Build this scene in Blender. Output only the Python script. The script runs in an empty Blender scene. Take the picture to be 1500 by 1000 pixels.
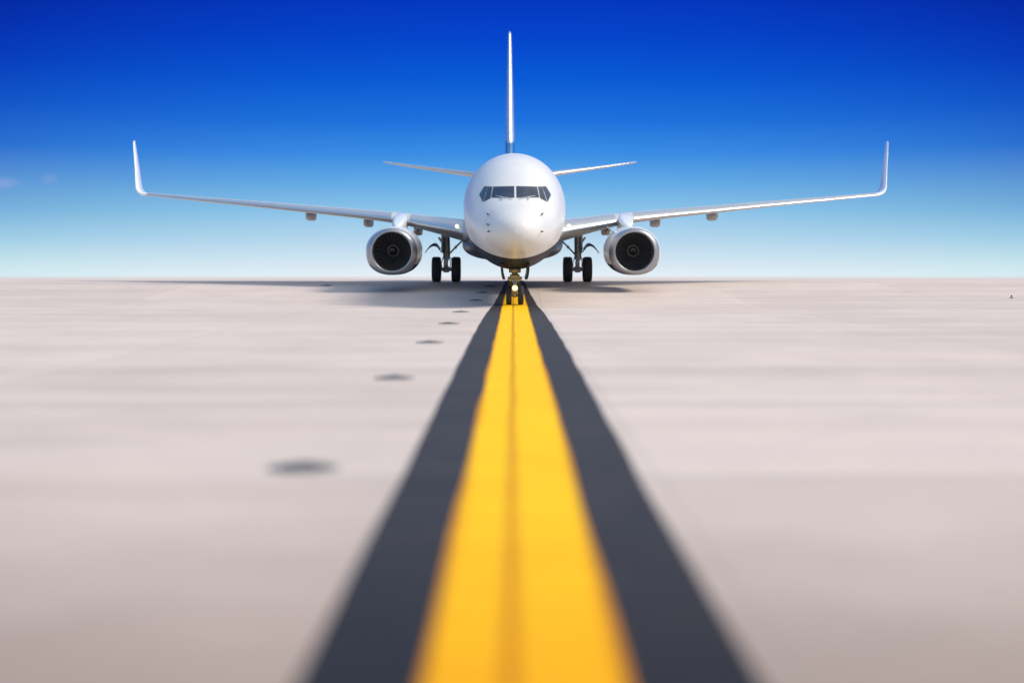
import bpy, bmesh, math, random
from mathutils import Vector, Matrix
from mathutils.bvhtree import BVHTree

random.seed(7)
R = math.radians
PI = math.pi
sc = bpy.context.scene
COL = sc.collection

# ------------------------------------------------------------------ settings
ZC = 0.168                      # camera height above the far, level part of the apron
SUN_AZ, SUN_EL = 84.0, 44.0     # azimuth to the right of the view's back direction, elevation
SUN_STRENGTH = 2.6
EXPOSURE = 0.36


# ------------------------------------------------------------------ materials
def mat(name):
    m = bpy.data.materials.new(name)
    m.use_nodes = True
    nt = m.node_tree
    return m, nt, nt.nodes["Principled BSDF"]


def N(nt, typ, **kw):
    n = nt.nodes.new(typ)
    for k, v in kw.items():
        setattr(n, k, v)
    return n


def math_node(nt, op, a, b=None, c=None, clamp=False):
    n = nt.nodes.new("ShaderNodeMath")
    n.operation = op
    n.use_clamp = clamp
    for i, v in enumerate((a, b, c)):
        if v is None:
            continue
        if isinstance(v, (int, float)):
            n.inputs[i].default_value = v
        else:
            nt.links.new(v, n.inputs[i])
    return n.outputs[0]


def mix_col(nt, fac, a, b, blend="MIX"):
    n = nt.nodes.new("ShaderNodeMix")
    n.data_type = "RGBA"
    n.blend_type = blend
    for sock, v in ((n.inputs[0], fac), (n.inputs[6], a), (n.inputs[7], b)):
        if isinstance(v, (int, float)):
            sock.default_value = v
        elif isinstance(v, tuple):
            sock.default_value = (*v, 1.0) if len(v) == 3 else v
        else:
            nt.links.new(v, sock)
    return n.outputs[2]


def ramp(nt, fac, stops, interp="LINEAR"):
    n = nt.nodes.new("ShaderNodeValToRGB")
    cr = n.color_ramp
    cr.interpolation = interp
    while len(cr.elements) < len(stops):
        cr.elements.new(0.5)
    for e, (p, c) in zip(cr.elements, stops):
        e.position = p
        e.color = (*c, 1.0)
    nt.links.new(fac, n.inputs[0])
    return n.outputs[0]


def noise(nt, vec, scale, detail=4.0, rough=0.55):
    n = nt.nodes.new("ShaderNodeTexNoise")
    n.inputs["Scale"].default_value = scale
    n.inputs["Detail"].default_value = detail
    n.inputs["Roughness"].default_value = rough
    nt.links.new(vec, n.inputs["Vector"])
    return n.outputs["Fac"]


def s2l(r, g, b):
    f = lambda v: (v / 255 / 12.92) if v / 255 <= 0.04045 else ((v / 255 + 0.055) / 1.055) ** 2.4
    return (f(r), f(g), f(b))


def object_xyz(nt):
    tc = nt.nodes.new("ShaderNodeTexCoord")
    sp = nt.nodes.new("ShaderNodeSeparateXYZ")
    nt.links.new(tc.outputs["Object"], sp.inputs[0])
    return tc.outputs["Object"], sp.outputs[0], sp.outputs[1], sp.outputs[2]


def simple(name, col, rough=0.5, metal=0.0, coat=0.0, wear=0.12, wscale=6.0, spec=0.5):
    """A painted or bare surface with a little uneven colour and gloss."""
    m, nt, b = mat(name)
    vec, x, y, z = object_xyz(nt)
    n = noise(nt, vec, wscale, 5)
    lo = tuple(c * (1 - wear) for c in col)
    hi = tuple(min(1, c * (1 + wear * 0.5)) for c in col)
    c = ramp(nt, n, [(0.3, lo), (0.7, hi)])
    nt.links.new(c, b.inputs["Base Color"])
    n2 = noise(nt, vec, wscale * 2.7, 3)
    r = math_node(nt, "MULTIPLY_ADD", n2, rough * 0.5, rough * 0.75)
    nt.links.new(r, b.inputs["Roughness"])
    b.inputs["Metallic"].default_value = metal
    b.inputs["Coat Weight"].default_value = coat
    b.inputs["Coat Roughness"].default_value = 0.2
    b.inputs["Specular IOR Level"].default_value = spec
    return m


NAVY = (0.012, 0.016, 0.035)


def livery(name, kind):
    """White gloss paint over a dark blue underside, with door seams, panel joints and light dirt."""
    m, nt, b = mat(name)
    vec, x, y, z = object_xyz(nt)
    n = noise(nt, vec, 1.3, 6)
    white = ramp(nt, n, [(0.25, (0.62, 0.62, 0.615)), (0.7, (0.685, 0.68, 0.668))])
    if kind == "fuselage":
        lim = math_node(nt, "MULTIPLY_ADD", y, 0.02, 1.74 + 0.02 * 1.6)
        lim = math_node(nt, "ADD", lim, math_node(nt, "MULTIPLY", math_node(nt, "MULTIPLY", x, x), 0.21))
        lim = math_node(nt, "MINIMUM", lim, 2.3)
        under = math_node(nt, "LESS_THAN", z, lim)
        # nose cone joint and frame joints every few metres
        j0 = math_node(nt, "LESS_THAN", math_node(nt, "ABSOLUTE", math_node(nt, "ADD", y, 2.72)), 0.009)
        fr = math_node(nt, "FRACT", math_node(nt, "MULTIPLY", math_node(nt, "ADD", y, 20.3), 1 / 2.54))
        j1 = math_node(nt, "LESS_THAN", math_node(nt, "ABSOLUTE", math_node(nt, "SUBTRACT", fr, 0.5)), 0.0025)
        j1 = math_node(nt, "MULTIPLY", j1, math_node(nt, "GREATER_THAN", y, 1.0))
        j = math_node(nt, "MAXIMUM", j0, j1)
        # off-white nose cone paint; its cream also paints in some warm glow
        white = mix_col(nt, math_node(nt, "LESS_THAN", y, -2.72), white, (1.0, 0.984, 0.95), "MULTIPLY")
        white = mix_col(nt, math_node(nt, "MULTIPLY", j, 0.35), white, (0.3, 0.31, 0.33))
        # cabin windows along both sides
        fw = math_node(nt, "FRACT", math_node(nt, "MULTIPLY", y, 1 / 0.508))
        dx = math_node(nt, "MULTIPLY", math_node(nt, "ABSOLUTE", math_node(nt, "SUBTRACT", fw, 0.5)), 0.508 / 0.125)
        dz = math_node(nt, "MULTIPLY", math_node(nt, "SUBTRACT", z, 4.02), 1 / 0.18)
        rr = math_node(nt, "ADD", math_node(nt, "POWER", math_node(nt, "ABSOLUTE", dx), 4.0), math_node(nt, "POWER", math_node(nt, "ABSOLUTE", dz), 4.0))
        w = math_node(nt, "LESS_THAN", rr, 1.0)
        w = math_node(nt, "MULTIPLY", w, math_node(nt, "MULTIPLY", math_node(nt, "GREATER_THAN", y, 3.4), math_node(nt, "LESS_THAN", y, 27.0)))
        white = mix_col(nt, w, white, (0.02, 0.024, 0.03))
    else:
        under = math_node(nt, "LESS_THAN", z, 1.12)
        under = math_node(nt, "MULTIPLY", under, math_node(nt, "GREATER_THAN", y, 7.5))
        # fan cowl joints
        for yy in (8.62, 10.1):
            j = math_node(nt, "LESS_THAN", math_node(nt, "ABSOLUTE", math_node(nt, "SUBTRACT", y, yy)), 0.012)
            white = mix_col(nt, math_node(nt, "MULTIPLY", j, 0.55), white, (0.2, 0.21, 0.22))
    col = mix_col(nt, under, white, NAVY)
    nt.links.new(col, b.inputs["Base Color"])
    nt.links.new(math_node(nt, "MULTIPLY_ADD", under, 0.2, 0.42), b.inputs["Roughness"])
    nt.links.new(math_node(nt, "MULTIPLY_ADD", under, -0.45, 0.55), b.inputs["Coat Weight"])
    nt.links.new(math_node(nt, "MULTIPLY_ADD", under, -0.3, 0.5), b.inputs["Specular IOR Level"])
    b.inputs["Coat Roughness"].default_value = 0.24
    b.inputs["Coat IOR"].default_value = 1.55
    # skin is never perfectly smooth: long, very shallow ripples
    bump = N(nt, "ShaderNodeBump")
    bump.inputs["Strength"].default_value = 0.25
    bump.inputs["Distance"].default_value = 0.02
    nt.links.new(noise(nt, vec, 1.8, 2), bump.inputs["Height"])
    nt.links.new(bump.outputs[0], b.inputs["Coat Normal"])
    return m


def emitter(name, col, strength):
    m, nt, b = mat(name)
    b.inputs["Base Color"].default_value = (0.8, 0.8, 0.75, 1)
    b.inputs["Emission Color"].default_value = (*col, 1)
    b.inputs["Emission Strength"].default_value = strength
    return m


M_FUS = livery("white_navy_paint", "fuselage")
M_NAC = livery("nacelle_paint", "nacelle")
M_NAVY = simple("navy_paint", (0.014, 0.018, 0.038), 0.45, coat=0.2)
M_WHITE = simple("white_paint", (0.8, 0.8, 0.8), 0.3, coat=0.8, wear=0.05, wscale=2)
M_GREYP = simple("light_grey_paint", (0.5, 0.51, 0.52), 0.5, spec=0.3, coat=0.0, wear=0.08, wscale=2)
M_FAIR = simple("fairing_grey_paint", (0.36, 0.36, 0.35), 0.45, wear=0.2, wscale=3)
M_METAL = simple("polished_metal", (0.6, 0.61, 0.62), 0.42, metal=1.0, wear=0.06, wscale=3)
M_LIP = simple("brushed_metal", (0.4, 0.41, 0.43), 0.42, metal=1.0, wear=0.1, wscale=4)
M_DARK = simple("dark_metal", (0.05, 0.05, 0.055), 0.45, metal=0.6)
M_GEAR = simple("gear_paint", (0.55, 0.56, 0.57), 0.45, wear=0.35, wscale=9)
M_GEARGOLD = simple("gold_gear_metal", (0.46, 0.38, 0.22), 0.38, metal=0.7, wear=0.3, wscale=9)  # golden metal; its warm tone also paints in the taxi light's glow
M_CHROME = simple("chrome_oleo", (0.85, 0.85, 0.86), 0.1, metal=1.0, wear=0.02)
M_TYRE = simple("tyre_rubber", (0.042, 0.045, 0.05), 0.75, wear=0.3, wscale=12, spec=0.3)
M_RIM = simple("rim_paint", (0.3, 0.31, 0.32), 0.4, wear=0.2)
M_GLASS = simple("cockpit_glass", (0.010, 0.022, 0.055), 0.05, wear=0.3, wscale=3, spec=0.9)
M_SEAL = simple("window_seal", (0.16, 0.165, 0.17), 0.5)
M_FAN = simple("fan_titanium", (0.13, 0.135, 0.15), 0.4, metal=0.7)
M_LINER = simple("inlet_liner", (0.13, 0.135, 0.145), 0.6)
M_TEAL = simple("teal_paint", (0.012, 0.17, 0.36), 0.3, coat=1.0, wear=0.05)
M_LAMP = emitter("lit_lamp_core", (1.0, 0.84, 0.5), 4.0)
M_HALO = emitter("lit_lamp_reflector", (1.0, 0.72, 0.30), 1.0)


# ------------------------------------------------------------------ mesh helpers
def obj(name, geo, m, parent=None, smooth=True, angle=40, label=None):
    """geo: (verts, faces) or a list of those; m: one material or a list (then faces carry an index)."""
    if isinstance(geo, tuple):
        geo = [geo]
    vs, fs, idx = [], [], []
    for g in geo:
        o = len(vs)
        vs += [tuple(v) for v in g[0]]
        fs += [tuple(i + o for i in f) for f in g[1]]
        idx += list(g[2]) if len(g) > 2 else [0] * len(g[1])
    me = bpy.data.meshes.new(name)
    me.from_pydata(vs, [], fs)
    for mm in (m if isinstance(m, list) else [m]):
        me.materials.append(mm)
    me.polygons.foreach_set("material_index", idx)
    bm = bmesh.new()
    bm.from_mesh(me)
    bmesh.ops.recalc_face_normals(bm, faces=bm.faces)
    bm.to_mesh(me)
    bm.free()
    if smooth:
        me.shade_smooth()
        me.set_sharp_from_angle(angle=R(angle))
    o = bpy.data.objects.new(name, me)
    COL.objects.link(o)
    if parent:
        o.parent = parent
    if label:
        o["label"] = label
    return o


def loft(rings, close=True, cap0=True, cap1=True):
    n = len(rings[0])
    vs = [v for r in rings for v in r]
    fs = []
    for i in range(len(rings) - 1):
        for j in range(n if close else n - 1):
            k = (j + 1) % n
            fs.append((i * n + j, i * n + k, (i + 1) * n + k, (i + 1) * n + j))
    if cap0:
        fs.append(tuple(range(n)))
    if cap1:
        fs.append(tuple((len(rings) - 1) * n + j for j in range(n)))
    return vs, fs


def tube(pts, r, n=12):
    pts = [Vector(p) for p in pts]
    rs = r if isinstance(r, (list, tuple)) else [r] * len(pts)
    rings = []
    up = None
    for i, p in enumerate(pts):
        d = (pts[min(i + 1, len(pts) - 1)] - pts[max(i - 1, 0)]).normalized()
        if up is None:
            up = Vector((0, 0, 1)) if abs(d.z) < 0.9 else Vector((0, 1, 0))
        a = d.cross(up).normalized()
        b = a.cross(d).normalized()
        up = b
        rings.append([p + a * math.cos(t) * rs[i] + b * math.sin(t) * rs[i] for t in [2 * PI * k / n for k in range(n)]])
    return loft(rings)


def lathe(profile, c, axis="X", n=40, cap=False):
    """profile: (along axis, radius) pairs about a line through c."""
    rings = []
    for a, r in profile:
        ring = []
        for k in range(n):
            t = 2 * PI * k / n
            u, v = r * math.cos(t), r * math.sin(t)
            if axis == "X":
                ring.append((c[0] + a, c[1] + u, c[2] + v))
            elif axis == "Y":
                ring.append((c[0] + u, c[1] + a, c[2] + v))
            else:
                ring.append((c[0] + u, c[1] + v, c[2] + a))
        rings.append(ring)
    return loft(rings, True, cap, cap)


def box(c, s, rot=None, bev=0.0):
    bm = bmesh.new()
    bmesh.ops.create_cube(bm, size=1.0)
    bmesh.ops.scale(bm, vec=s, verts=bm.verts)
    if bev:
        bmesh.ops.bevel(bm, geom=bm.edges[:], offset=bev, segments=2, affect="EDGES", profile=0.5)
    if rot:
        bmesh.ops.rotate(bm, cent=(0, 0, 0), matrix=Matrix.Rotation(rot[1], 3, rot[0]), verts=bm.verts)
    bmesh.ops.translate(bm, vec=c, verts=bm.verts)
    bm.verts.index_update()
    g = ([tuple(v.co) for v in bm.verts], [tuple(v.index for v in f.verts) for f in bm.faces])
    bm.free()
    return g


def plate(outline, thick, axis_dir):
    """A closed outline of 3-D points given a thickness along axis_dir."""
    d = Vector(axis_dir) * thick / 2
    a = [Vector(p) - d for p in outline]
    b = [Vector(p) + d for p in outline]
    return loft([a, b])


def pchip(tab, x):
    """Monotone cubic through (x, value) pairs."""
    if x <= tab[0][0]:
        return tab[0][1]
    if x >= tab[-1][0]:
        return tab[-1][1]
    n = len(tab)
    h = [tab[i + 1][0] - tab[i][0] for i in range(n - 1)]
    dl = [(tab[i + 1][1] - tab[i][1]) / h[i] for i in range(n - 1)]
    m = [dl[0]] + [0 if dl[i - 1] * dl[i] <= 0 else 2 / (1 / dl[i - 1] + 1 / dl[i]) for i in range(1, n - 1)] + [dl[-1]]
    for i in range(n - 1):
        if x <= tab[i + 1][0]:
            t = (x - tab[i][0]) / h[i]
            return ((2 * t ** 3 - 3 * t ** 2 + 1) * tab[i][1] + (t ** 3 - 2 * t ** 2 + t) * h[i] * m[i]
                    + (-2 * t ** 3 + 3 * t ** 2) * tab[i + 1][1] + (t ** 3 - t ** 2) * h[i] * m[i + 1])


# ------------------------------------------------------------------ the ground and its profile
def ground_z(y):
    """Gently rising apron; it climbs a little more under the airliner and is level beyond."""
    s0, s1 = 0.00958, 0.0506
    a, b, c, d = 57.0, 59.0, 72.5, 76.0
    z = -1.546 + s0 * min(y, a)
    if y > a:
        u = min(y, b) - a
        z += s0 * u + (s1 - s0) * u * u / (2 * (b - a))
    if y > b:
        z += s1 * (min(y, c) - b)
    if y > c:
        u = min(y, d) - c
        z += s1 * u - s1 * u * u / (2 * (d - c))
    return z + ZC


def frange(a, b, s):
    out = []
    while a < b - 1e-9:
        out.append(a)
        a += s
    return out


def vignette_tint(nt, vec, y, c, tones=((0.93, 0.92, 0.91), (0.74, 0.705, 0.68), (0.84, 0.82, 0.80))):
    """Vignette darkening painted into concrete and marking colours, ragged-edged, stronger towards the camera."""
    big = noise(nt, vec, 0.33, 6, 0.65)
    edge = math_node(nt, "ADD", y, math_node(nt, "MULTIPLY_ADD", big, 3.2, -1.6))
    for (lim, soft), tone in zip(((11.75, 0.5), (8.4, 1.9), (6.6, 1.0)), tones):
        near_fac = math_node(nt, "MULTIPLY", math_node(nt, "SUBTRACT", lim + soft, edge), 0.5 / soft, clamp=True)
        c = mix_col(nt, near_fac, c, tone, "MULTIPLY")
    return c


def concrete_material():
    m, nt, b = mat("apron_concrete")
    tc = nt.nodes.new("ShaderNodeTexCoord")
    vec = tc.outputs["Object"]
    sp = nt.nodes.new("ShaderNodeSeparateXYZ")
    nt.links.new(vec, sp.inputs[0])
    x, y = sp.outputs[0], sp.outputs[1]
    big = noise(nt, vec, 0.07, 5, 0.6)
    mid = noise(nt, vec, 0.55, 6, 0.6)
    fine = noise(nt, vec, 14.0, 4, 0.7)
    c = ramp(nt, big, [(0.3, (0.67, 0.545, 0.465)), (0.5, (0.715, 0.59, 0.505)), (0.72, (0.725, 0.625, 0.53))])
    c = mix_col(nt, 0.5, c, ramp(nt, mid, [(0.3, (0.80, 0.80, 0.80)), (0.7, (1.0, 1.0, 1.0))]), "MULTIPLY")
    c = mix_col(nt, 0.35, c, ramp(nt, fine, [(0.3, (0.72, 0.72, 0.72)), (0.7, (1.0, 1.0, 1.0))]), "MULTIPLY")
    # sheared noise gives the long worn streaks that run across the slabs
    mp = nt.nodes.new("ShaderNodeMapping")
    mp.inputs["Scale"].default_value = (0.035, 0.5, 1.0)
    nt.links.new(vec, mp.inputs[0])
    st = noise(nt, mp.outputs[0], 1.0, 5, 0.6)
    c = mix_col(nt, 0.45, c, ramp(nt, st, [(0.34, (0.78, 0.765, 0.765)), (0.54, (1, 1, 1))]), "MULTIPLY")
    # every slab was poured apart and has its own tone
    cb = nt.nodes.new("ShaderNodeCombineXYZ")
    nt.links.new(math_node(nt, "FLOOR", math_node(nt, "MULTIPLY", math_node(nt, "ADD", x, 400.2 + 3.75), 1 / 7.5)), cb.inputs[0])
    nt.links.new(math_node(nt, "FLOOR", math_node(nt, "MULTIPLY", math_node(nt, "ADD", y, -11.75 + 6.1 + 61), 1 / 6.1)), cb.inputs[1])
    wnz = nt.nodes.new("ShaderNodeTexWhiteNoise")
    wnz.noise_dimensions = "3D"
    nt.links.new(cb.outputs[0], wnz.inputs["Vector"])
    c = mix_col(nt, 0.5, c, ramp(nt, wnz.outputs["Value"], [(0.0, (0.86, 0.85, 0.85)), (1.0, (1.0, 1.0, 1.0))]), "MULTIPLY")
    c = vignette_tint(nt, vec, y, c)  # near slabs darkened by a vignette painted into their colour
    # slab joints, 6.1 m across the taxiway and 7.5 m along it
    def joint(v, off, step, half):
        f = math_node(nt, "FRACT", math_node(nt, "MULTIPLY", math_node(nt, "ADD", v, off), 1.0 / step))
        d = math_node(nt, "MULTIPLY", math_node(nt, "ABSOLUTE", math_node(nt, "SUBTRACT", f, 0.5)), step)
        return math_node(nt, "SUBTRACT", 1.0, math_node(nt, "MULTIPLY", d, 1.0 / half), clamp=True)
    wob = math_node(nt, "MULTIPLY_ADD", mid, 0.05, -0.025)
    yj = joint(math_node(nt, "ADD", y, wob), -11.75 + 3.05 + 61, 6.1, 0.15)
    yj = math_node(nt, "MULTIPLY", yj, ramp(nt, big, [(0.4, (0.25, 0.25, 0.25)), (0.6, (1, 1, 1))]))
    xj = joint(x, 400.2, 7.5, 0.04)
    j = math_node(nt, "MULTIPLY", math_node(nt, "MAXIMUM", yj, math_node(nt, "MULTIPLY", xj, 0.4)), 0.5)
    c = mix_col(nt, j, c, (0.16, 0.155, 0.15))
    nt.links.new(c, b.inputs["Base Color"])
    nt.links.new(math_node(nt, "MULTIPLY_ADD", mid, 0.25, 0.5), b.inputs["Roughness"])
    b.inputs["Specular IOR Level"].default_value = 0.22
    bump = N(nt, "ShaderNodeBump")
    bump.inputs["Strength"].default_value = 0.3
    bump.inputs["Distance"].default_value = 0.004
    nt.links.new(fine, bump.inputs["Height"])
    nt.links.new(bump.outputs[0], b.inputs["Normal"])
    return m


VIGNETTE_DARK = ((0.93, 0.92, 0.92), (0.68, 0.68, 0.70), (0.75, 0.75, 0.77))  # painted vignette tones, multiplied into the marking colours near the camera
VIGNETTE_YELLOW = ((0.99, 0.97, 0.95), (0.93, 0.84, 0.70), (0.95, 0.88, 0.75))


def marking_material(name, lo, hi, rough, dirt, spec=0.5, vignette_tones=VIGNETTE_YELLOW):
    m, nt, b = mat(name)
    tc = nt.nodes.new("ShaderNodeTexCoord")
    vec = tc.outputs["Object"]
    sp = nt.nodes.new("ShaderNodeSeparateXYZ")
    nt.links.new(vec, sp.inputs[0])
    n1 = noise(nt, vec, 0.9, 6, 0.6)
    n2 = noise(nt, vec, 11.0, 5, 0.7)
    c = ramp(nt, n1, [(0.3, lo), (0.7, hi)])
    c = mix_col(nt, dirt, c, ramp(nt, n2, [(0.3, (0.55, 0.55, 0.55)), (0.62, (1, 1, 1))]), "MULTIPLY")
    f = math_node(nt, "FRACT", math_node(nt, "MULTIPLY", math_node(nt, "ADD", sp.outputs[1], -11.75 + 3.05 + 61), 1 / 6.1))
    d = math_node(nt, "MULTIPLY", math_node(nt, "ABSOLUTE", math_node(nt, "SUBTRACT", f, 0.5)), 6.1 / 0.05)
    j = math_node(nt, "MULTIPLY", math_node(nt, "SUBTRACT", 1.0, d, clamp=True), 0.45)
    c = mix_col(nt, j, c, tuple(0.4 * v for v in lo))
    c = vignette_tint(nt, vec, sp.outputs[1], c, vignette_tones)
    nt.links.new(c, b.inputs["Base Color"])
    nt.links.new(math_node(nt, "MULTIPLY_ADD", n1, 0.2, rough - 0.1), b.inputs["Roughness"])
    b.inputs["Specular IOR Level"].default_value = spec
    return m


def sheet(name, xs_of_y, ys, m, lift, cols_mat=None):
    """A strip of ground: xs_of_y(y) gives the x of each column; follows the profile, lifted a little."""
    vs, fs, idx = [], [], []
    n = len(xs_of_y(ys[0]))
    for y in ys:
        for x in xs_of_y(y):
            vs.append((x, y, ground_z(y) + lift))
    for i in range(len(ys) - 1):
        for j in range(n - 1):
            fs.append((i * n + j, i * n + j + 1, (i + 1) * n + j + 1, (i + 1) * n + j))
            idx.append(cols_mat[j] if cols_mat else 0)
    o = obj(name, (vs, fs, idx), m, smooth=True, angle=180)
    if sum(p.normal.z for p in o.data.polygons) < 0:
        o.data.flip_normals()
    o["kind"] = "structure"
    return o


ROWS = [-150, -60, -20] + frange(0, 54, 3) + frange(54, 80, 0.25) + [80, 90, 110, 140, 180, 240, 320, 420, 700, 1500, 3500, 8000]
XS = [-8000, -2500, -800, -250, -80, -25, 25, 80, 250, 800, 2500, 8000]
sheet("concrete_apron", lambda y: XS, ROWS, concrete_material(), 0.0)

# painted taxiway centre line: dark border, yellow line, seam down the middle
rng = random.Random(3)


def wobble(seed, amp):
    r = random.Random(seed)
    k = [(r.uniform(0.5, 1.0) * amp, r.uniform(0.18, 1.5), r.uniform(0, 6.3)) for _ in range(5)]
    return lambda y: sum(a * math.sin(f * y + p) for a, f, p in k) / 2.2


LINE_ROWS = [-40, -10] + frange(0, 80, 0.25) + [80, 84, 90, 100, 115, 140, 180, 240, 320, 420]
cx_line = lambda y: 0.044 + 0.00095 * min(y, 80)
W_DARK = [(0, 0.86), (10, 0.85), (20, 0.875), (32, 0.90), (42, 0.89), (52, 0.84), (58, 0.765), (64, 0.63), (70, 0.49), (76, 0.43), (80, 0.42)]
W_YEL = [(0, 0.375), (10, 0.395), (20, 0.41), (32, 0.42), (42, 0.425), (56, 0.445), (64, 0.37), (70, 0.29), (76, 0.25), (80, 0.245)]
w1, w2, w3, w4, w5 = wobble(1, 0.010), wobble(2, 0.010), wobble(3, 0.009), wobble(4, 0.009), wobble(5, 0.006)
M_BORDER = marking_material("dark_border_paint", (0.033, 0.030, 0.030), (0.056, 0.051, 0.048), 0.6, 0.35, 0.1, VIGNETTE_DARK)
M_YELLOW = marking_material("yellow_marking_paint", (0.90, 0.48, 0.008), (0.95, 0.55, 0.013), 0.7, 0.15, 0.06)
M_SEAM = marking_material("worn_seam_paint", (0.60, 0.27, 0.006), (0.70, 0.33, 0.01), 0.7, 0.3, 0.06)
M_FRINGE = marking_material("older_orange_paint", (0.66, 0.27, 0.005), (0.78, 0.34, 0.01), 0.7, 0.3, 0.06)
sheet("dark_border_stripe",
      lambda y: [cx_line(y) + 0.01 - pchip(W_DARK, y) + w1(y), cx_line(y) + 0.01 + pchip(W_DARK, y) + w2(y)],
      LINE_ROWS, M_BORDER, 0.004)
sheet("yellow_center_line",
      lambda y: [cx_line(y) - pchip(W_YEL, y) + w3(y), cx_line(y) - pchip(W_YEL, y) + 0.035 + w3(y + 3), cx_line(y) - 0.092 + w5(y), cx_line(y) - 0.022 + w5(y),
                 cx_line(y) + pchip(W_YEL, y) - 0.035 + w4(y + 3), cx_line(y) + pchip(W_YEL, y) + w4(y)],
      LINE_ROWS, [M_YELLOW, M_SEAM, M_FRINGE], 0.008, [2, 0, 1, 0, 2])


# ------------------------------------------------------------------ lights set in the apron
M_LIGHTBODY = simple("cast_light_body", (0.075, 0.082, 0.088), 0.7, spec=0.2, wear=0.3, wscale=14)
M_LIGHTRING = simple("steel_light_ring", (0.22, 0.22, 0.215), 0.7, spec=0.2, wear=0.3, wscale=14)
M_PRISM = simple("prism_glass", (0.1, 0.12, 0.13), 0.15)


def inset_light_meshes():
    ring = lathe([(0.0, 0.27), (0.008, 0.268), (0.012, 0.255), (0.012, 0.205), (0.004, 0.2)], (0, 0, 0), "Z", 40)
    dome = lathe([(0.0, 0.199), (0.014, 0.185), (0.026, 0.15), (0.03, 0.09), (0.031, 0.002)], (0, 0, 0), "Z", 32, True)
    bolts = [lathe([(0.012, 0.013), (0.02, 0.012), (0.021, 0.001)], (0.23 * math.cos(a), 0.23 * math.sin(a), 0), "Z", 8) for a in [PI / 3 * k for k in range(6)]]
    prism = [box((0, s * 0.152, 0.02), (0.1, 0.05, 0.022), ("X", -s * 0.3), 0.004) for s in (-1, 1)]
    return ring, [dome] + bolts, prism


def tagged_empty(name, loc, label, cat, group=None):
    e = bpy.data.objects.new(name, None)
    e.empty_display_size = 0.3
    COL.objects.link(e)
    e.location = loc
    e["label"] = label
    e["category"] = cat
    if group:
        e["group"] = group
    return e


ring_g, body_g, prism_g = inset_light_meshes()
spots = [(-1.56, 12.25), (-1.56, 21.7), (-1.57, 31.2), (-1.57, 40.7), (-1.56, 50.1), (-1.34, 60.6), (-1.16, 65.4), (-0.93, 69.8), (-8.0, 70.5)]
SPOT_LABELS = [
    "dark flush light in pale concrete, nearest and largest of the row beside the line",
    "second nearest dark flush light of the row left of the striped line",
    "third nearest dark flush light of the row left of the striped line",
    "fourth dark flush light from the camera in the row beside the line",
    "fifth dark flush light from the camera in the row beside the line",
    "sixth dark flush light of the row, level with the airliner's nose wheels",
    "seventh dark flush light of the row, just behind the nose wheels",
    "last and farthest dark flush light of the row, close to the dark border",
    "lone dark flush light out on the concrete beyond the left engine, away from the row",
]
first = None
for (x, y), lab in zip(spots, SPOT_LABELS):
    grp = "flush lights along the taxiway line" if x > -5 else None
    loc = (x, y, ground_z(y) + 0.002)
    if first is None:
        first = tagged_empty("inset_light", loc, lab, "ground light", grp)
        obj("mounting_ring", ring_g, M_LIGHTRING, first)
        obj("light_body", body_g, M_LIGHTBODY, first)
        for pg in prism_g:
            obj("lens", pg, M_PRISM, first, angle=30)
        e = first
    else:
        e = first.copy()
        COL.objects.link(e)
        e.location = loc
        e["label"] = lab
        if grp is None and "group" in e:
            del e["group"]
        for ch in list(first.children):
            c = ch.copy()
            COL.objects.link(c)
            c.parent = e
    slope = (ground_z(y + 0.3) - ground_z(y - 0.3)) / 0.6
    e.rotation_euler = (math.atan(slope), 0, 0)

el = tagged_empty("edge_light", (18.9, 62.0, ground_z(62.0)), "tiny dark raised edge light far out on the concrete at the right", "ground light")
obj("light_base", lathe([(0, 0.17), (0.03, 0.165), (0.05, 0.1), (0.06, 0.05)], (0, 0, 0), "Z", 20, True), M_LIGHTBODY, el)
obj("stem", tube([(0, 0, 0.05), (0, 0, 0.12)], 0.03), M_LIGHTBODY, el)
obj("lens", lathe([(0.11, 0.05), (0.12, 0.06), (0.18, 0.055), (0.22, 0.04), (0.23, 0.005)], (0, 0, 0), "Z", 18, True), M_GLASS, el)

el.scale = (0.5, 0.5, 0.5)
# ------------------------------------------------------------------ the airliner (local frame: nose wheel contact at origin, +y aft)
zn, zm = ground_z(58.0), ground_z(73.6)
plane = tagged_empty("airliner", (0.1, 58.0, zn), "white twin engine airliner with dark navy belly standing head on over the yellow line", "airplane")
plane.rotation_euler = (math.atan2(zm - zn, 15.6), 0, 0.2 / 30)

# --- fuselage: stations s metres from the nose tip
T_TOP = [(0, 2.66), (0.03, 2.82), (0.1, 2.96), (0.2, 3.07), (0.4, 3.20), (0.7, 3.345), (1.2, 3.545), (1.75, 3.76), (2.05, 3.93), (2.35, 4.15), (2.65, 4.35), (3.1, 4.60), (3.8, 4.91), (4.8, 5.20), (6.2, 5.39), (8, 5.45), (30, 5.45), (34, 5.42), (38, 5.25)]
T_BOT = [(0, 2.64), (0.03, 2.48), (0.1, 2.34), (0.2, 2.24), (0.4, 2.12), (0.7, 2.00), (1.2, 1.89), (1.8, 1.69), (2.6, 1.50), (3.6, 1.33), (4.8, 1.22), (6.5, 1.18), (23, 1.18), (26, 1.45), (30, 2.35), (34, 3.35), (38, 4.35)]
T_W = [(0, 0.01), (0.03, 0.2), (0.1, 0.37), (0.2, 0.52), (0.4, 0.70), (0.7, 0.87), (1.2, 1.05), (1.8, 1.29), (2.6, 1.51), (3.6, 1.68), (4.8, 1.80), (6.5, 1.875), (8, 1.89), (24, 1.89), (28, 1.65), (32, 1.15), (36, 0.6), (38, 0.28)]
T_C = [(0, 2.65), (0.7, 2.68), (1.8, 2.82), (3.6, 3.10), (6, 3.38), (8, 3.46), (24, 3.48), (30, 3.9), (38, 4.8)]
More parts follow.
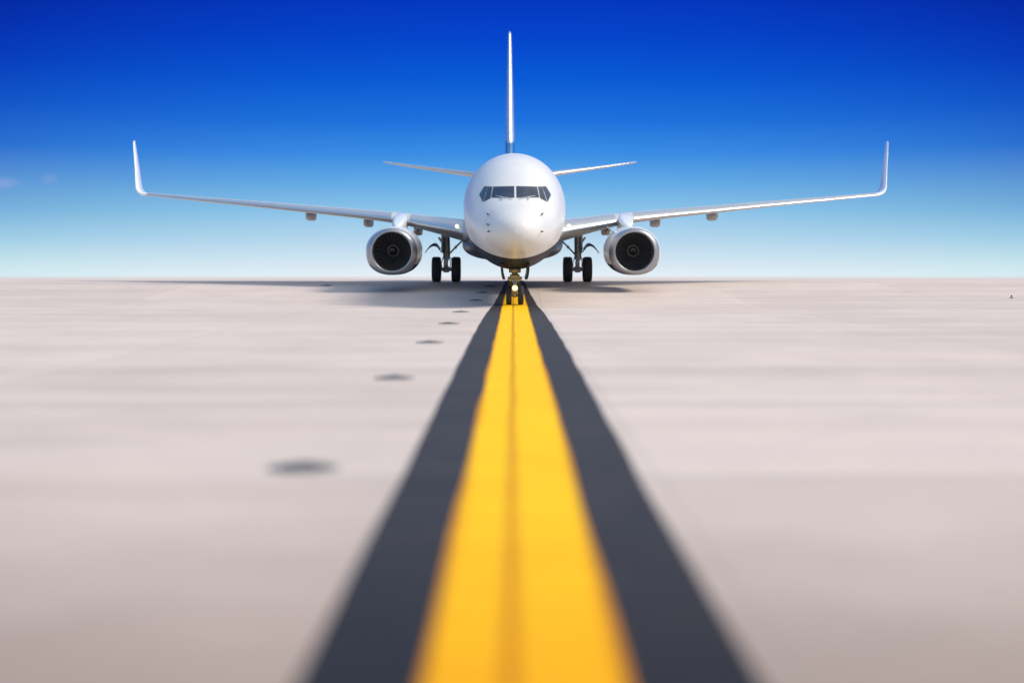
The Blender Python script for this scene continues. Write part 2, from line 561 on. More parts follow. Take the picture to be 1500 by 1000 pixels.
ST = [0, 0.004, 0.012, 0.03, 0.06, 0.1, 0.15, 0.22, 0.3] + frange(0.4, 4.0, 0.1) + frange(4.0, 9.0, 0.25) + frange(9, 24, 1.0) + frange(24, 38.01, 0.5)
NSEG = 96


def fus_ring(s):
    t, bt, w, c = pchip(T_TOP, s), pchip(T_BOT, s), pchip(T_W, s), pchip(T_C, s)
    c = min(max(c, bt + 0.005), t - 0.005)
    ring = []
    for k in range(NSEG):
        a = 2 * PI * k / NSEG
        ca, sa = math.cos(a), math.sin(a)
        ring.append((w * ca, s - 4.0, c + (t - c if sa > 0 else c - bt) * sa))
    return ring


fus_v, fus_f = loft([fus_ring(s) for s in ST])
fuselage = obj("fuselage", (fus_v, fus_f), M_FUS, plane, angle=60)
bvh = BVHTree.FromPolygons([Vector(v) for v in fus_v], [f for f in fus_f if len(f) == 4])


def on_nose(x, z, off):
    """Point on the forward fuselage seen from ahead at (x, z), moved outward by off."""
    hit, nrm, _, _ = bvh.ray_cast(Vector((x, -20, z)), Vector((0, 1, 0)))
    if nrm.y > 0:
        nrm = -nrm
    return hit + nrm * off


def pane(quad, off, sx, n=10, grow=0.0):
    cx = sum(q[0] for q in quad) / 4
    cz = sum(q[1] for q in quad) / 4
    q = []
    for (x, z) in quad:
        dx, dz = x - cx, z - cz
        q.append((x + math.copysign(grow, dx), z + math.copysign(grow, dz)))
    top, bot = [], []
    for i in range(n + 1):
        u = i / n
        for j in range(n + 1):
            v = j / n
            x = (q[0][0] * (1 - u) + q[1][0] * u) * (1 - v) + (q[3][0] * (1 - u) + q[2][0] * u) * v
            z = (q[0][1] * (1 - u) + q[1][1] * u) * (1 - v) + (q[3][1] * (1 - u) + q[2][1] * u) * v
            top.append(on_nose(sx * x, z, off))
            bot.append(on_nose(sx * x, z, -0.02))
    m = n + 1
    fs = [(i * m + j, i * m + j + 1, (i + 1) * m + j + 1, (i + 1) * m + j) for i in range(n) for j in range(n)]
    rim = [j for j in range(m)] + [i * m + n for i in range(1, m)] + [n * m + j for j in range(n - 1, -1, -1)] + [i * m for i in range(n - 1, 0, -1)]
    o = len(top)
    fs += [(rim[k], rim[(k + 1) % len(rim)], rim[(k + 1) % len(rim)] + o, rim[k] + o) for k in range(len(rim))]
    return top + bot, fs


PANES = [
    [(0.052, 4.165), (0.735, 4.15), (0.80, 3.81), (0.052, 3.80)],
    [(0.80, 4.15), (0.915, 4.155), (1.06, 3.665), (0.862, 3.785)],
    [(0.955, 4.16), (1.075, 4.165), (1.225, 3.905), (1.095, 3.66)],
]
for sx in (-1, 1):
    for q in PANES:
        p = obj("cockpit_window", pane(q, 0.014, sx), M_GLASS, plane, angle=50)
        obj("window_frame", pane(q, 0.007, sx, grow=0.02), M_SEAL, p, angle=50)
    w = obj("wiper", [tube([on_nose(sx * x, z, 0.03) for x, z in ((0.10, 3.72), (0.3, 3.77), (0.5, 3.80), (0.66, 3.83))], 0.012, 8),
                      tube([on_nose(sx * x, z, 0.035) for x, z in ((0.42, 3.70), (0.45, 3.76), (0.48, 3.80))], 0.016, 8)], M_GREYP, plane)
for sx, x, z in ((-1, 0.915, 3.22), (-1, 0.905, 2.89), (-1, 0.88, 2.67), (1, 0.88, 3.225), (1, 0.85, 2.67)):
    p = on_nose(sx * x, z, 0.0)
    q = on_nose(sx * x, z, 0.07)
    tip = q + Vector((0, -0.18, 0))
    obj("pitot_probe", [tube([p, (p + q) / 2, q, q + Vector((0, -0.05, 0)), tip], [0.03, 0.022, 0.02, 0.017, 0.009], 10)], M_DARK, plane)

# --- wing to body fairing under the belly
rings = []
for i in range(25):
    u = i / 24
    y = 6.2 + 15.0 * u
    f = math.sin(PI * min(1, max(0, u))) ** 0.55
    w, zb, zt = 1.45 + 0.72 * f, 1.45 - 0.35 * f, 2.2 + 0.35 * f
    rings.append([(w * math.copysign(abs(math.cos(a)) ** 0.8, math.cos(a)), y, (zt + zb) / 2 + (zt - zb) / 2 * math.copysign(abs(math.sin(a)) ** 0.8, math.sin(a))) for a in [2 * PI * k / 40 for k in range(40)]])
obj("belly_fairing", loft(rings), M_NAVY, plane)


# --- aerofoil surfaces
def foil(n=15, t=0.12, camber=0.015):
    """Closed aerofoil from the trailing edge over the top to the nose and back below: (chord fraction, height)."""
    up, lo = [], []
    for i in range(n + 1):
        x = 0.5 * (1 - math.cos(PI * i / n))
        x = x ** 1.15
        th = 5 * t * (0.2969 * math.sqrt(x) - 0.126 * x - 0.3516 * x * x + 0.2843 * x ** 3 - 0.1036 * x ** 4)
        cm = camber * 4 * x * (1 - x)
        up.append((x, cm + th))
        lo.append((x, cm - th))
    return list(reversed(up)) + lo[1:]


def section(p, chord, t, twist=0.0, nrm=(0, 0, 1), camber=0.015, n=15):
    """p: leading edge point; nrm: direction of thickness; chord runs aft."""
    nv = Vector(nrm).normalized()
    out = []
    for c, h in foil(n, t, camber):
        yy = c * chord
        hh = h * chord - math.tan(twist) * yy
        out.append(Vector(p) + Vector((0, yy, 0)) + nv * hh)
    return out


def split_loft(rings, a, b):
    """Faces between ring points a..b (the leading edge) and the rest, as two meshes."""
    n = len(rings[0])
    vs = [v for r in rings for v in r]
    le, rest = [], []
    for i in range(len(rings) - 1):
        for j in range(n):
            k = (j + 1) % n
            f = (i * n + j, i * n + k, (i + 1) * n + k, (i + 1) * n + j)
            (le if a <= j < b else rest).append(f)
    rest += [tuple(range(n)), tuple((len(rings) - 1) * n + j for j in range(n))]
    return (vs, le), (vs, rest)


def tidy(g):
    used = sorted({i for f in g[1] for i in f})
    mp = {u: k for k, u in enumerate(used)}
    return [g[0][u] for u in used], [tuple(mp[i] for i in f) for f in g[1]]


# span station: x, LE y, LE z, chord, thickness, twist(deg)
WING = [(1.2, 8.3, 2.24, 8.5, 0.125, 2.2), (1.95, 8.86, 2.36, 7.8, 0.12, 2.0), (3.0, 9.68, 2.55, 6.9, 0.107, 1.6), (4.45, 10.78, 2.80, 5.85, 0.09, 1.2),
        (5.1, 11.15, 2.885, 5.5, 0.086, 1.0), (6.7, 12.0, 3.045, 4.85, 0.08, 0.8), (8.8, 13.1, 3.22, 4.15, 0.077, 0.5), (11.5, 14.5, 3.46, 3.3, 0.077, 0.2), (14.3, 15.98, 3.69, 2.45, 0.078, 0), (16.2, 16.98, 3.855, 1.9, 0.08, -0.2), (16.75, 17.28, 3.90, 1.72, 0.083, -0.2)]


def wing_at(x):
    for a, b in zip(WING, WING[1:]):
        if a[0] <= x <= b[0]:
            u = (x - a[0]) / (b[0] - a[0])
            return tuple(p + (q - p) * u for p, q in zip(a, b))


def wing_rings(sx, x0, x1, grow=0.0):
    xs = [x0] + [w[0] for w in WING if x0 < w[0] < x1] + [x1]
    out = []
    for x in xs:
        _, y, z, c, t, tw = wing_at(x)
        out.append(section((sx * x, y - grow, z), c + 2 * grow, t + (2 * grow / c), R(tw)))
    return out


def lamp(p, r):
    """A round lamp facing forward: a bright core in a warm reflector."""
    v, f = lathe([(0.1, 0.6 * r), (0.02, r), (-0.01, r), (-0.03, 0.8 * r), (-0.04, 0.55 * r), (-0.048, 0.3 * r), (-0.05, 0.02 * r)], p, "Y", 24, True)
    return v, f, [0 if i // 24 >= 4 or len(q) > 4 else 1 for i, q in enumerate(f)]


LE_A, LE_B = 11, 18     # ring indices of the polished leading edge


def nacelle_ring(cx, cz, y, wx, up, dn, flat=1.0):
    ring = []
    for k in range(56):
        a = 2 * PI * k / 56
        ca, sa = math.cos(a), math.sin(a)
        e = 1.0 if sa >= 0 else 1.0 - 0.16 * flat
        ring.append((cx + wx * math.copysign(abs(ca) ** e, ca), y, cz + (up if sa > 0 else dn) * math.copysign(abs(sa) ** e, sa)))
    return ring


for sx in (-1, 1):
    side_left = sx < 0
    rings = wing_rings(sx, 1.2, 16.75)
    le, rest = split_loft(rings, LE_A, LE_B)
    wing = obj("wing", (rings and [v for r in rings for v in r], loft(rings)[1]), M_GREYP, plane, angle=50)
    # polished leading edge devices, proud of the wing by a few millimetres
    for x0, x1 in ((2.05, 4.32), (5.12, 16.7)):
        rr = wing_rings(sx, x0, x1, 0.006)
        strip = [r[LE_A - 1:LE_B + 2] for r in rr]
        obj("slat", loft(strip, close=True), M_METAL, wing, angle=40)
    # lit lamp in the wing root
    _, y, z, c, t, tw = wing_at(2.3)
    p = Vector((sx * 2.29, y + 0.03, z + 0.19))
    obj("landing_light", lamp(p, 0.085), [M_LAMP, M_HALO], wing)
    # winglet: the loft turns up through a curve, thickness across it
    path = [(16.752, 17.29, 3.901, 1.70, 0.0), (17.02, 17.44, 3.955, 1.60, 14), (17.2, 17.62, 4.06, 1.50, 36), (17.32, 17.86, 4.23, 1.38, 60), (17.41, 18.2, 4.52, 1.24, 76), (17.56, 18.8, 5.1, 1.0, 78), (17.77, 19.55, 5.85, 0.72, 78), (17.92, 20.1, 6.38, 0.50, 78), (17.935, 20.3, 6.46, 0.34, 78)]
    wr = []
    for x, y, z, c, ang in path:
        a = R(ang)
        wr.append(section((sx * x, y, z), c, 0.105, 0, (-sx * math.sin(a), 0, math.cos(a)), 0.0))
    obj("winglet", loft(wr), M_WHITE, wing, angle=50)
    # flap track fairings under the trailing edge
    for fx, zc, sz, y0, ln in ((9.12, 2.98, 0.2, 15.1, 3.3), (6.47, 2.70, 0.2, 14.4, 3.6), (4.2, 2.34, 0.19, 13.6, 3.9)):
        rr = []
        for i in range(13):
            u = i / 12
            f = max(0.03, math.sin(PI * u) ** 0.6)
            rr.append([(sx * fx + sz * f * math.copysign(abs(math.cos(a)) ** 0.55, math.cos(a)), y0 + ln * u, zc + 0.12 * (1 - f) - 0.12 * u + 0.2 * f * math.copysign(abs(math.sin(a)) ** 0.55, math.sin(a))) for a in [2 * PI * k / 24 for k in range(24)]])
        obj("flap_fairing", loft(rr), M_FAIR, wing)

    # engine
    ex, ez, y0 = sx * 4.835, 1.64, 7.3
    outer = [(0.0, 0.80, 0.80, 0.80), (0.02, 0.855, 0.85, 0.845), (0.06, 0.905, 0.885, 0.875), (0.14, 0.965, 0.915, 0.91), (0.24, 1.01, 0.935, 0.935)]
    body = [(0.24, 1.008, 0.934, 0.934), (0.45, 1.06, 0.955, 0.955), (0.8, 1.105, 0.97, 0.968), (1.3, 1.13, 0.98, 0.972), (2.0, 1.125, 0.975, 0.96), (2.8, 1.05, 0.93, 0.90), (3.5, 0.92, 0.85, 0.82), (4.1, 0.78, 0.74, 0.72), (4.1, 0.70, 0.68, 0.66), (3.3, 0.66, 0.64, 0.62)]
    eng = obj("engine", loft([nacelle_ring(ex, ez, y0 + s, a, u, d) for s, a, u, d in body], cap0=False), M_NAC, plane, angle=35)
    lip = [(0.14, 0.745), (0.05, 0.762), (0.01, 0.78)]
    obj("inlet_lip", loft([nacelle_ring(ex, ez, y0 + s, r, r, r, 0.0) for s, r in lip] + [nacelle_ring(ex, ez, y0 + s, a, u, d, min(1, 0.2 + s * 4)) for s, a, u, d in outer], cap0=False, cap1=False), M_LIP, eng, angle=60)
    obj("inlet_duct", lathe([(0.14, 0.744), (0.3, 0.742), (0.6, 0.76), (1.0, 0.78), (1.05, 0.78)], (ex, y0, ez), "Y", 56), M_LINER, eng)
    blades = [lathe([(1.05, 0.782), (1.1, 0.78), (1.1, 0.1)], (ex, y0, ez), "Y", 48)]
    for k in range(24):
        a0 = 2 * PI * k / 24
        pts = []
        for r, tw, ch in ((0.24, 0.5, 0.10), (0.45, 0.8, 0.13), (0.62, 1.0, 0.15), (0.77, 1.15, 0.16)):
            row = []
            for sgn in (-1, 1):
                da = sgn * ch * math.sin(tw) / 2 / r
                row.append((ex + r * math.cos(a0 + da), y0 + 0.93 + sgn * ch * math.cos(tw) * 0.5, ez + r * math.sin(a0 + da)))
            pts.append(row)
        vs = [p for row in pts for p in row]
        blades.append((vs, [(2 * i, 2 * i + 1, 2 * i + 3, 2 * i + 2) for i in range(3)]))
    obj("fan", blades, M_FAN, eng, angle=30)
    obj("spinner", [lathe([(0.42, 0.004), (0.46, 0.045), (0.56, 0.105), (0.72, 0.18), (0.88, 0.235), (0.95, 0.245)], (ex, y0, ez), "Y", 36, True)], M_DARK, eng)
    # painted ring and curl on the spinner, built as thin raised bands
    obj("spinner_mark", [lathe([(0.74, 0.193), (0.88, 0.243), (0.885, 0.238)], (ex, y0, ez), "Y", 36),
                         tube([(ex + r * math.cos(a), y0 + yy, ez + r * math.sin(a)) for r, yy, a in ((0.062, 0.475, 0.3), (0.085, 0.51, 1.2), (0.105, 0.545, 2.2), (0.122, 0.58, 3.3))], 0.013, 8)], M_FAIR, eng)
    obj("core_exhaust", lathe([(3.2, 0.5), (4.2, 0.47), (4.9, 0.36), (4.9, 0.3), (5.6, 0.03)], (ex, y0, ez), "Y", 32, True), M_DARK, eng)
    # pylon carrying the engine over the leading edge
    px = sx * 4.72
    pr = []
    for y, hw, zb, zt in ((8.6, 0.03, 2.45, 2.60), (8.9, 0.13, 2.4, 2.67), (9.5, 0.23, 2.35, 2.79), (10.3, 0.29, 2.3, 2.93), (11.0, 0.30, 2.3, 3.03), (12.0, 0.27, 2.3, 3.13), (13.2, 0.16, 2.4, 3.12), (14.2, 0.05, 2.5, 3.06)):
        pr.append([(px + hw * math.copysign(abs(math.cos(a)) ** 0.5, math.cos(a)), y, (zb + zt) / 2 + (zt - zb) / 2 * math.copysign(abs(math.sin(a)) ** 0.5, math.sin(a))) for a in [2 * PI * k / 28 for k in range(28)]])
    obj("pylon", loft(pr), M_WHITE, eng, angle=50)
    # vortex strake on the inboard shoulder of the cowl
    obj("strake", plate([(ex - sx * 0.72, y0 + 0.9, ez + 0.70), (ex - sx * 0.74, y0 + 2.2, ez + 0.72), (ex - sx * 0.98, y0 + 2.15, ez + 0.98), (ex - sx * 0.93, y0 + 1.6, ez + 0.92)], 0.03, (0.7, 0, 0.7)), M_NAC, eng)

    # tailplane
    tr = [section((sx * x, y, z), c, t, 0, (0, 0, 1), 0.0) for x, y, z, c, t in ((0.5, 30.0, 4.86, 4.0, 0.09), (2.0, 30.95, 5.02, 3.4, 0.088), (4.5, 32.5, 5.37, 2.2, 0.085), (6.7, 33.8, 5.69, 1.3, 0.08), (7.05, 34.1, 5.745, 0.95, 0.075), (7.14, 34.35, 5.76, 0.6, 0.07))]
    tp = obj("tailplane", loft(tr), M_GREYP, plane, angle=50)
    tr2 = [section((sx * x, y - 0.006, z), c + 0.012, t + 0.004, 0, (0, 0, 1), 0.0) for x, y, z, c, t in ((1.2, 30.44, 4.935, 3.72, 0.089), (2.0, 30.95, 5.02, 3.4, 0.088), (4.5, 32.5, 5.37, 2.2, 0.085), (6.65, 33.77, 5.683, 1.32, 0.08))]
    obj("leading_edge", loft([r[LE_A:LE_B + 1] for r in tr2]), M_METAL, tp, angle=40)

    # main landing gear
    gx, gy = sx * 2.945, 15.6
    gear = obj("main_landing_gear", [
        tube([(gx - sx * 0.02, gy + 0.05, 2.35), (gx, gy, 1.1)], 0.135, 16),
        tube([(gx, gy, 1.12), (gx, gy, 1.02)], 0.16, 16),
        tube([(gx - 0.42, gy, 0.565), (gx + 0.42, gy, 0.565)], 0.085, 14),
        box((gx, gy, 0.565), (0.26, 0.26, 0.28), None, 0.04),
        tube([(gx + sx * 0.17, gy - 0.06, 2.25), (gx + sx * 0.16, gy - 0.06, 1.3)], 0.06, 10),
        tube([(gx + sx * 0.16, gy - 0.06, 1.75), (gx + sx * 0.34, gy - 0.06, 2.0)], 0.05, 8)], M_GEAR, plane)
    obj("oleo_piston", tube([(gx, gy, 1.05), (gx, gy, 0.66)], 0.085, 16), M_CHROME, gear)
    obj("torque_link", [plate([(gx - 0.13, gy - 0.17, 1.08), (gx + 0.13, gy - 0.17, 1.08), (gx + 0.05, gy - 0.42, 0.84), (gx - 0.05, gy - 0.42, 0.84)], 0.05, (0, 0.7, -0.7)),
                        plate([(gx - 0.05, gy - 0.42, 0.83), (gx + 0.05, gy - 0.42, 0.83), (gx + 0.12, gy - 0.13, 0.6), (gx - 0.12, gy - 0.13, 0.6)], 0.05, (0, 0.6, 0.8)),
                        tube([(gx - 0.09, gy - 0.42, 0.835), (gx + 0.09, gy - 0.42, 0.835)], 0.035, 8)], M_GEAR, gear)
    obj("side_brace", [tube([(gx - sx * 0.08, gy, 1.2), (gx - sx * 0.42, gy, 1.56), (gx - sx * 0.82, gy, 1.95)], 0.042, 10), tube([(gx - sx * 0.39, gy, 1.5), (gx - sx * 0.46, gy, 1.62)], 0.06, 10)], M_GEAR, gear)
    hoses = []
    for k, (dx, dy) in enumerate(((0.1, -0.14), (-0.11, -0.13), (0.14, 0.02), (-0.05, -0.17))):
        hoses.append(tube([(gx + dx, gy + dy, 2.0), (gx + dx * 1.15, gy + dy * 1.1, 1.5), (gx + dx * 1.1, gy + dy, 1.15), (gx + dx * 2.0, gy + dy * 1.5, 0.85), (gx + dx * 1.6, gy + dy, 0.6)], 0.018, 6))
    obj("brake_hose", hoses, M_DARK, gear)
    # curved gear door hung outboard on two links
    cv = [(3.9, 1.30), (3.83, 1.40), (3.74, 1.51), (3.64, 1.61), (3.53, 1.67), (3.42, 1.67), (3.33, 1.61), (3.27, 1.52), (3.23, 1.46)]
    th = [0.010, 0.02, 0.035, 0.05, 0.06, 0.06, 0.05, 0.04, 0.03]
    dr = []
    for (x, z), t in zip(cv, th):
        dr.append([(sx * x, 15.1, z + t), (sx * x, 16.2, z + t), (sx * x, 16.2, z - t), (sx * x, 15.1, z - t)])
    door = obj("gear_door", loft(dr), M_NAVY, gear, angle=30)
    obj("door_link", [tube([(sx * 3.26, 15.3, 1.5), (sx * 3.18, 15.35, 1.38), (gx + sx * 0.12, 15.5, 1.34)], 0.028, 8), tube([(sx * 3.3, 15.3, 1.53), (sx * 3.12, 15.4, 1.5), (gx + sx * 0.1, 15.5, 1.52)], 0.025, 8)], M_GEAR, gear)
    tyre_prof = [(-0.15, 0.26), (-0.19, 0.33), (-0.208, 0.42), (-0.2, 0.5), (-0.165, 0.545), (-0.11, 0.562), (-0.105, 0.553), (-0.09, 0.553), (-0.085, 0.564), (-0.03, 0.566), (-0.025, 0.556), (-0.01, 0.556), (-0.005, 0.566)]
    tyre_prof = tyre_prof + [(-a, r) for a, r in reversed(tyre_prof)]
    for d in (-0.44, 0.44):
        obj("tyre", lathe(tyre_prof, (gx + d, gy, 0.565), "X", 56), M_TYRE, gear, angle=35)
        o = math.copysign(1, d)
        obj("wheel_rim", lathe([(-o * 0.15, 0.265), (-o * 0.14, 0.15), (o * 0.06, 0.1), (o * 0.1, 0.09), (o * 0.1, 0.2), (o * 0.15, 0.265)], (gx + d, gy, 0.565), "X", 36, True), M_RIM, gear, angle=30)

# --- fin with its fillet, rudder line and polished leading edge
FIN = [(5.3, 26.9, 9.2, 0.055), (5.75, 28.4, 7.6, 0.068), (6.25, 29.75, 6.25, 0.088), (6.8, 30.25, 5.75, 0.092), (8.5, 31.4, 4.75, 0.095), (10.5, 32.75, 3.45, 0.098), (12.3, 33.97, 2.3, 0.10), (12.9, 34.38, 1.9, 0.10), (13.05, 34.6, 1.6, 0.07), (13.1, 34.9, 1.2, 0.03)]
fin_mat, nt, b_ = mat("fin_paint")
vec, x, y, z = object_xyz(nt)
wn = noise(nt, vec, 1.5, 5)
wc = ramp(nt, wn, [(0.3, (0.40, 0.48, 0.54)), (0.7, (0.46, 0.54, 0.60))])
low = math_node(nt, "LESS_THAN", math_node(nt, "MULTIPLY_ADD", y, -0.16, z), 1.85)
nt.links.new(mix_col(nt, low, wc, (0.012, 0.16, 0.36)), b_.inputs["Base Color"])
b_.inputs["Roughness"].default_value = 0.3
b_.inputs["Coat Weight"].default_value = 1.0
fin = obj("tail_fin", loft([section((0, y, z), c, t, 0, (1, 0, 0), 0.0) for z, y, c, t in FIN]), fin_mat, plane, angle=50)
f2 = [section((0, y - 0.006, z), c + 0.012, t + 0.004, 0, (1, 0, 0), 0.0) for z, y, c, t in FIN[3:8]]
obj("leading_edge", loft([r[LE_A + 2:LE_B - 1] for r in f2]), M_METAL, fin, angle=40)

# --- nose landing gear
ng = obj("nose_landing_gear", [
    tube([(0, 0.1, 1.6), (0, 0.03, 0.82)], 0.1, 16),
    tube([(0, 0.04, 0.95), (0, 0.03, 0.86)], 0.15, 16),
    tube([(-0.3, 0, 0.345), (0.3, 0, 0.345)], 0.05, 12),
    box((0, 0, 0.37), (0.16, 0.18, 0.2), None, 0.03),
    tube([(-0.12, -0.05, 1.35), (-0.05, -0.02, 1.0)], 0.035, 8), tube([(0.12, -0.05, 1.35), (0.05, -0.02, 1.0)], 0.035, 8)], M_GEARGOLD, plane)
obj("steering_unit", [box((0, -0.03, 1.02), (0.34, 0.24, 0.13), None, 0.03), tube([(-0.25, -0.04, 0.95), (0.25, -0.04, 0.95)], 0.055, 10), box((0, 0, 1.22), (0.42, 0.26, 0.16), None, 0.04)], M_GEARGOLD, ng)
obj("oleo_piston", tube([(0, 0.03, 0.86), (0, 0.0, 0.42)], 0.06, 14), M_CHROME, ng)
obj("torque_link", [plate([(-0.08, -0.1, 0.84), (0.08, -0.1, 0.84), (0.03, -0.24, 0.66), (-0.03, -0.24, 0.66)], 0.035, (0, 0.7, -0.7)),
                    plate([(-0.03, -0.24, 0.65), (0.03, -0.24, 0.65), (0.08, -0.08, 0.44), (-0.08, -0.08, 0.44)], 0.035, (0, 0.6, 0.8))], M_GEAR, ng)
nprof = [(-0.075, 0.17), (-0.094, 0.22), (-0.1, 0.27), (-0.09, 0.315), (-0.06, 0.34), (-0.035, 0.345), (-0.03, 0.338), (-0.02, 0.338), (-0.015, 0.346)]
nprof = nprof + [(-a, r) for a, r in reversed(nprof)]
for d in (-0.21, 0.21):
    obj("tyre", lathe(nprof, (d, 0, 0.345), "X", 48), M_TYRE, ng, angle=35)
    o = math.copysign(1, d)
    obj("wheel_rim", lathe([(-o * 0.075, 0.172), (-o * 0.07, 0.1), (o * 0.03, 0.06), (o * 0.05, 0.13), (o * 0.075, 0.172)], (d, 0, 0.345), "X", 30, True), M_RIM, ng, angle=30)
obj("taxi_light", lamp((0, -0.3, 0.615), 0.102), [M_LAMP, M_HALO], ng)
obj("light_bracket", [tube([(0, -0.2, 0.62), (0, -0.1, 0.7), (0, 0, 0.74)], 0.03, 8), lathe([(-0.03, 0.118), (-0.03, 0.102), (0.03, 0.105), (0.12, 0.07), (0.13, 0.072), (0.03, 0.12)], (0, -0.3, 0.615), "Y", 24)], M_GEARGOLD, ng)
for sx in (-1, 1):
    cs = [(0.46, 1.5), (0.455, 1.3), (0.44, 1.15), (0.415, 1.03), (0.385, 0.95)]
    dr = [[(sx * x - 0.042, -1.35 + 0.5 * (1.5 - z), z), (sx * x + 0.042, -1.35 + 0.5 * (1.5 - z), z), (sx * x + 0.042, 0.75 - 0.25 * (1.5 - z), z), (sx * x - 0.042, 0.75 - 0.25 * (1.5 - z), z)] for x, z in cs]
    obj("nose_gear_door", loft(dr), M_NAVY, plane, angle=30)

# ------------------------------------------------------------------ sky and sun
world = bpy.data.worlds.new("World")
sc.world = world
world.use_nodes = True
nt = world.node_tree
nt.nodes.clear()
out = nt.nodes.new("ShaderNodeOutputWorld")
bg = nt.nodes.new("ShaderNodeBackground")
nt.links.new(bg.outputs[0], out.inputs[0])
d_sun = Vector((math.sin(R(SUN_AZ)) * math.cos(R(SUN_EL)), -math.cos(R(SUN_AZ)) * math.cos(R(SUN_EL)), math.sin(R(SUN_EL))))
sky = nt.nodes.new("ShaderNodeTexSky")
sky.sky_type = "NISHITA"
sky.sun_disc = False
sky.sun_elevation = R(SUN_EL)
sky.sun_rotation = math.atan2(d_sun.x, d_sun.y)
tc = nt.nodes.new("ShaderNodeTexCoord")
sep = nt.nodes.new("ShaderNodeSeparateXYZ")
nt.links.new(tc.outputs["Generated"], sep.inputs[0])
gx_, gy_, gz_ = sep.outputs
elev = math_node(nt, "MULTIPLY", gz_, 4.0, clamp=True)
K = 1.0 / (2 ** EXPOSURE)


def stops(rows):
    o = []
    for row, c in rows:
        zz = (406 - row) / 2400 * 4
        o.append((max(0, min(1, zz)), tuple(v * K for v in s2l(*c))))
    return o


mid_sky = ramp(nt, elev, stops([(406, (232, 241, 247)), (385, (214, 231, 243)), (350, (182, 215, 238)), (310, (142, 198, 235)), (270, (100, 172, 230)), (230, (60, 144, 229)), (180, (28, 114, 221)), (120, (4, 90, 214)), (60, (0, 68, 204)), (0, (0, 52, 192)), (-70, (24, 90, 205)), (-190, (110, 165, 228))]))
edge_sky = ramp(nt, elev, stops([(406, (214, 236, 244)), (385, (198, 228, 238)), (350, (158, 205, 230)), (310, (118, 176, 218)), (260, (84, 142, 212)), (220, (40, 110, 208)), (160, (12, 82, 200)), (100, (2, 58, 186)), (50, (0, 45, 172)), (0, (0, 34, 154)), (-70, (20, 80, 190)), (-190, (110, 165, 228))]))
hyp = math_node(nt, "SQRT", math_node(nt, "ADD", math_node(nt, "MULTIPLY", gx_, gx_), math_node(nt, "MULTIPLY", gy_, gy_)))
caz = math_node(nt, "DIVIDE", gy_, hyp)
side = math_node(nt, "DIVIDE", math_node(nt, "SUBTRACT", 1.0, caz), 0.047, clamp=True)
grad = mix_col(nt, side, mid_sky, edge_sky)
# sky outside the view's sides is made paler to soften blue rim reflections
far_side = math_node(nt, "DIVIDE", math_node(nt, "SUBTRACT", 0.95, caz), 0.35, clamp=True)
pale_side = ramp(nt, elev, [(0.0, tuple(v * K for v in s2l(214, 228, 238))), (0.35, tuple(v * K for v in s2l(168, 205, 235))), (1.0, tuple(v * K for v in s2l(120, 170, 228)))])
grad = mix_col(nt, far_side, grad, pale_side)
# a faint, thin cloud low on the left
def puff(az_px, row, wpx, hpx, seed):
    ax = (az_px - 750) / 2400
    tx = math_node(nt, "DIVIDE", gx_, gy_)
    tz = math_node(nt, "DIVIDE", gz_, gy_)
    u = math_node(nt, "DIVIDE", math_node(nt, "SUBTRACT", tx, ax), wpx / 2400)
    v = math_node(nt, "DIVIDE", math_node(nt, "SUBTRACT", tz, (406 - row) / 2400), hpx / 2400)
    nz = nt.nodes.new("ShaderNodeTexNoise")
    nz.inputs["Scale"].default_value = 70.0
    nz.inputs["Detail"].default_value = 5.0
    nt.links.new(tc.outputs["Generated"], nz.inputs["Vector"])
    r2 = math_node(nt, "ADD", math_node(nt, "MULTIPLY", u, u), math_node(nt, "MULTIPLY", v, v))
    r2 = math_node(nt, "ADD", r2, math_node(nt, "MULTIPLY_ADD", nz.outputs["Fac"], 1.6, -0.8))
    m = math_node(nt, "SUBTRACT", 1.0, r2, clamp=True)
    return math_node(nt, "MULTIPLY", m, math_node(nt, "GREATER_THAN", gy_, 0.0))


cl = math_node(nt, "MULTIPLY", math_node(nt, "MAXIMUM", puff(4, 268, 30, 10, 0), math_node(nt, "MULTIPLY", puff(72, 262, 16, 9, 3), 0.45)), 0.5)
grad = mix_col(nt, cl, grad, tuple(v * K for v in s2l(160, 172, 224)))
scl = nt.nodes.new("ShaderNodeVectorMath")
scl.operation = "SCALE"
scl.inputs[3].default_value = 0.09
nt.links.new(sky.outputs[0], scl.inputs[0])
final = mix_col(nt, 0.995, scl.outputs[0], grad)


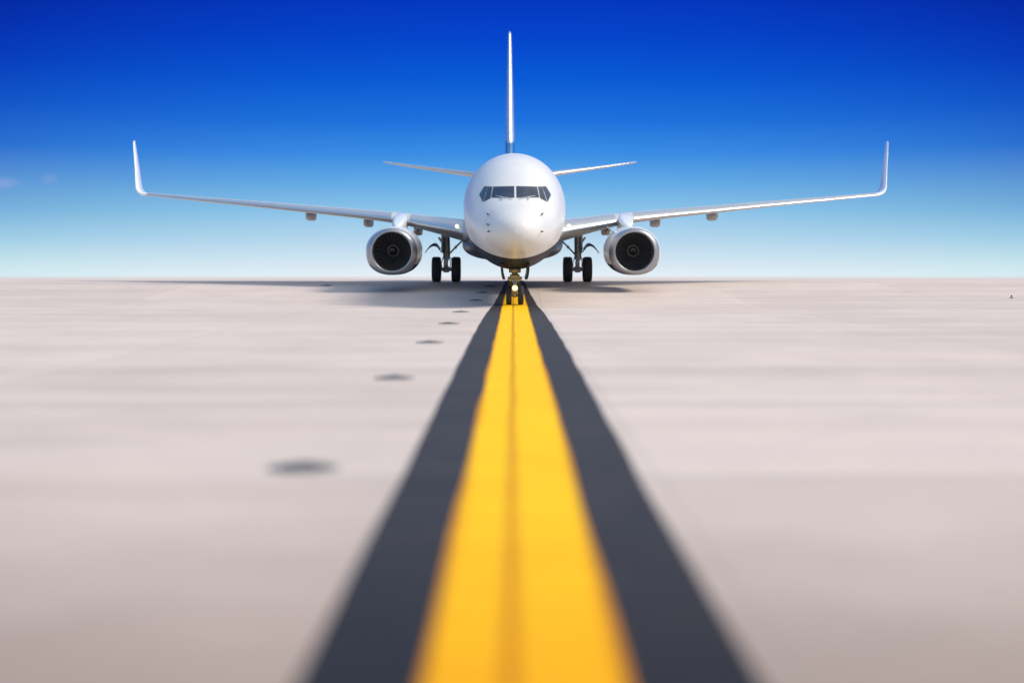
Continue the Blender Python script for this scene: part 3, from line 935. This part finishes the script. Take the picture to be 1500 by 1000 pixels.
def smooth(v, a, b):
    n = nt.nodes.new("ShaderNodeMapRange")
    n.interpolation_type = "SMOOTHSTEP"
    nt.links.new(v, n.inputs[0])
    n.inputs[1].default_value, n.inputs[2].default_value = a, b
    n.inputs[3].default_value, n.inputs[4].default_value = 0.0, 1.0
    if a > b:
        n.inputs[1].default_value, n.inputs[2].default_value = b, a
        n.inputs[3].default_value, n.inputs[4].default_value = 1.0, 0.0
    return n.outputs[0]


# unseen cloud added overhead and behind as neutral fill, clear towards the horizon ahead
over = math_node(nt, "MAXIMUM", smooth(gz_, 0.26, 0.62), math_node(nt, "MULTIPLY", smooth(gy_, 0.15, -0.5), smooth(gz_, 0.0, 0.15)))
cn = noise(nt, tc.outputs["Generated"], 2.6, 6, 0.55)
over = math_node(nt, "MULTIPLY", over, math_node(nt, "MULTIPLY_ADD", smooth(cn, 0.36, 0.6), 0.45, 0.55))
over = math_node(nt, "MULTIPLY", over, math_node(nt, "MULTIPLY_ADD", smooth(gx_, 0.35, -0.4), -0.9, 1.0))  # added cloud thinned on the left so that side gets less fill
final = mix_col(nt, over, final, (0.84, 0.805, 0.77))
nt.links.new(final, bg.inputs[0])
bg.inputs[1].default_value = 1.0

sl = bpy.data.lights.new("sun", "SUN")
sl.energy = SUN_STRENGTH
sl.angle = R(16.0)          # wide disc for soft shadows, to suit the added cloud
sl.color = (1.0, 0.945, 0.87)
so = bpy.data.objects.new("sun", sl)
COL.objects.link(so)
so.location = (30, -30, 60)
so.rotation_euler = d_sun.to_track_quat("Z", "Y").to_euler()

# ------------------------------------------------------------------ camera
cam = bpy.data.cameras.new("camera")
co = bpy.data.objects.new("camera", cam)
COL.objects.link(co)
co.location = (0, 0, ZC)
co.rotation_euler = (R(90), 0, 0)
cam.sensor_width = 36.0
cam.lens = 2400 / 1500 * 36
cam.shift_y = -94 / 1500
cam.clip_start = 0.05
cam.clip_end = 20000
cam.dof.use_dof = True
cam.dof.focus_distance = 60.0
cam.dof.aperture_fstop = 0.38
sc.camera = co

sc.view_settings.view_transform = "Standard"
sc.view_settings.look = "None"
sc.view_settings.exposure = EXPOSURE
sc.view_settings.gamma = 1.0
sc.cycles.use_denoising = True
sc.cycles.max_bounces = 8
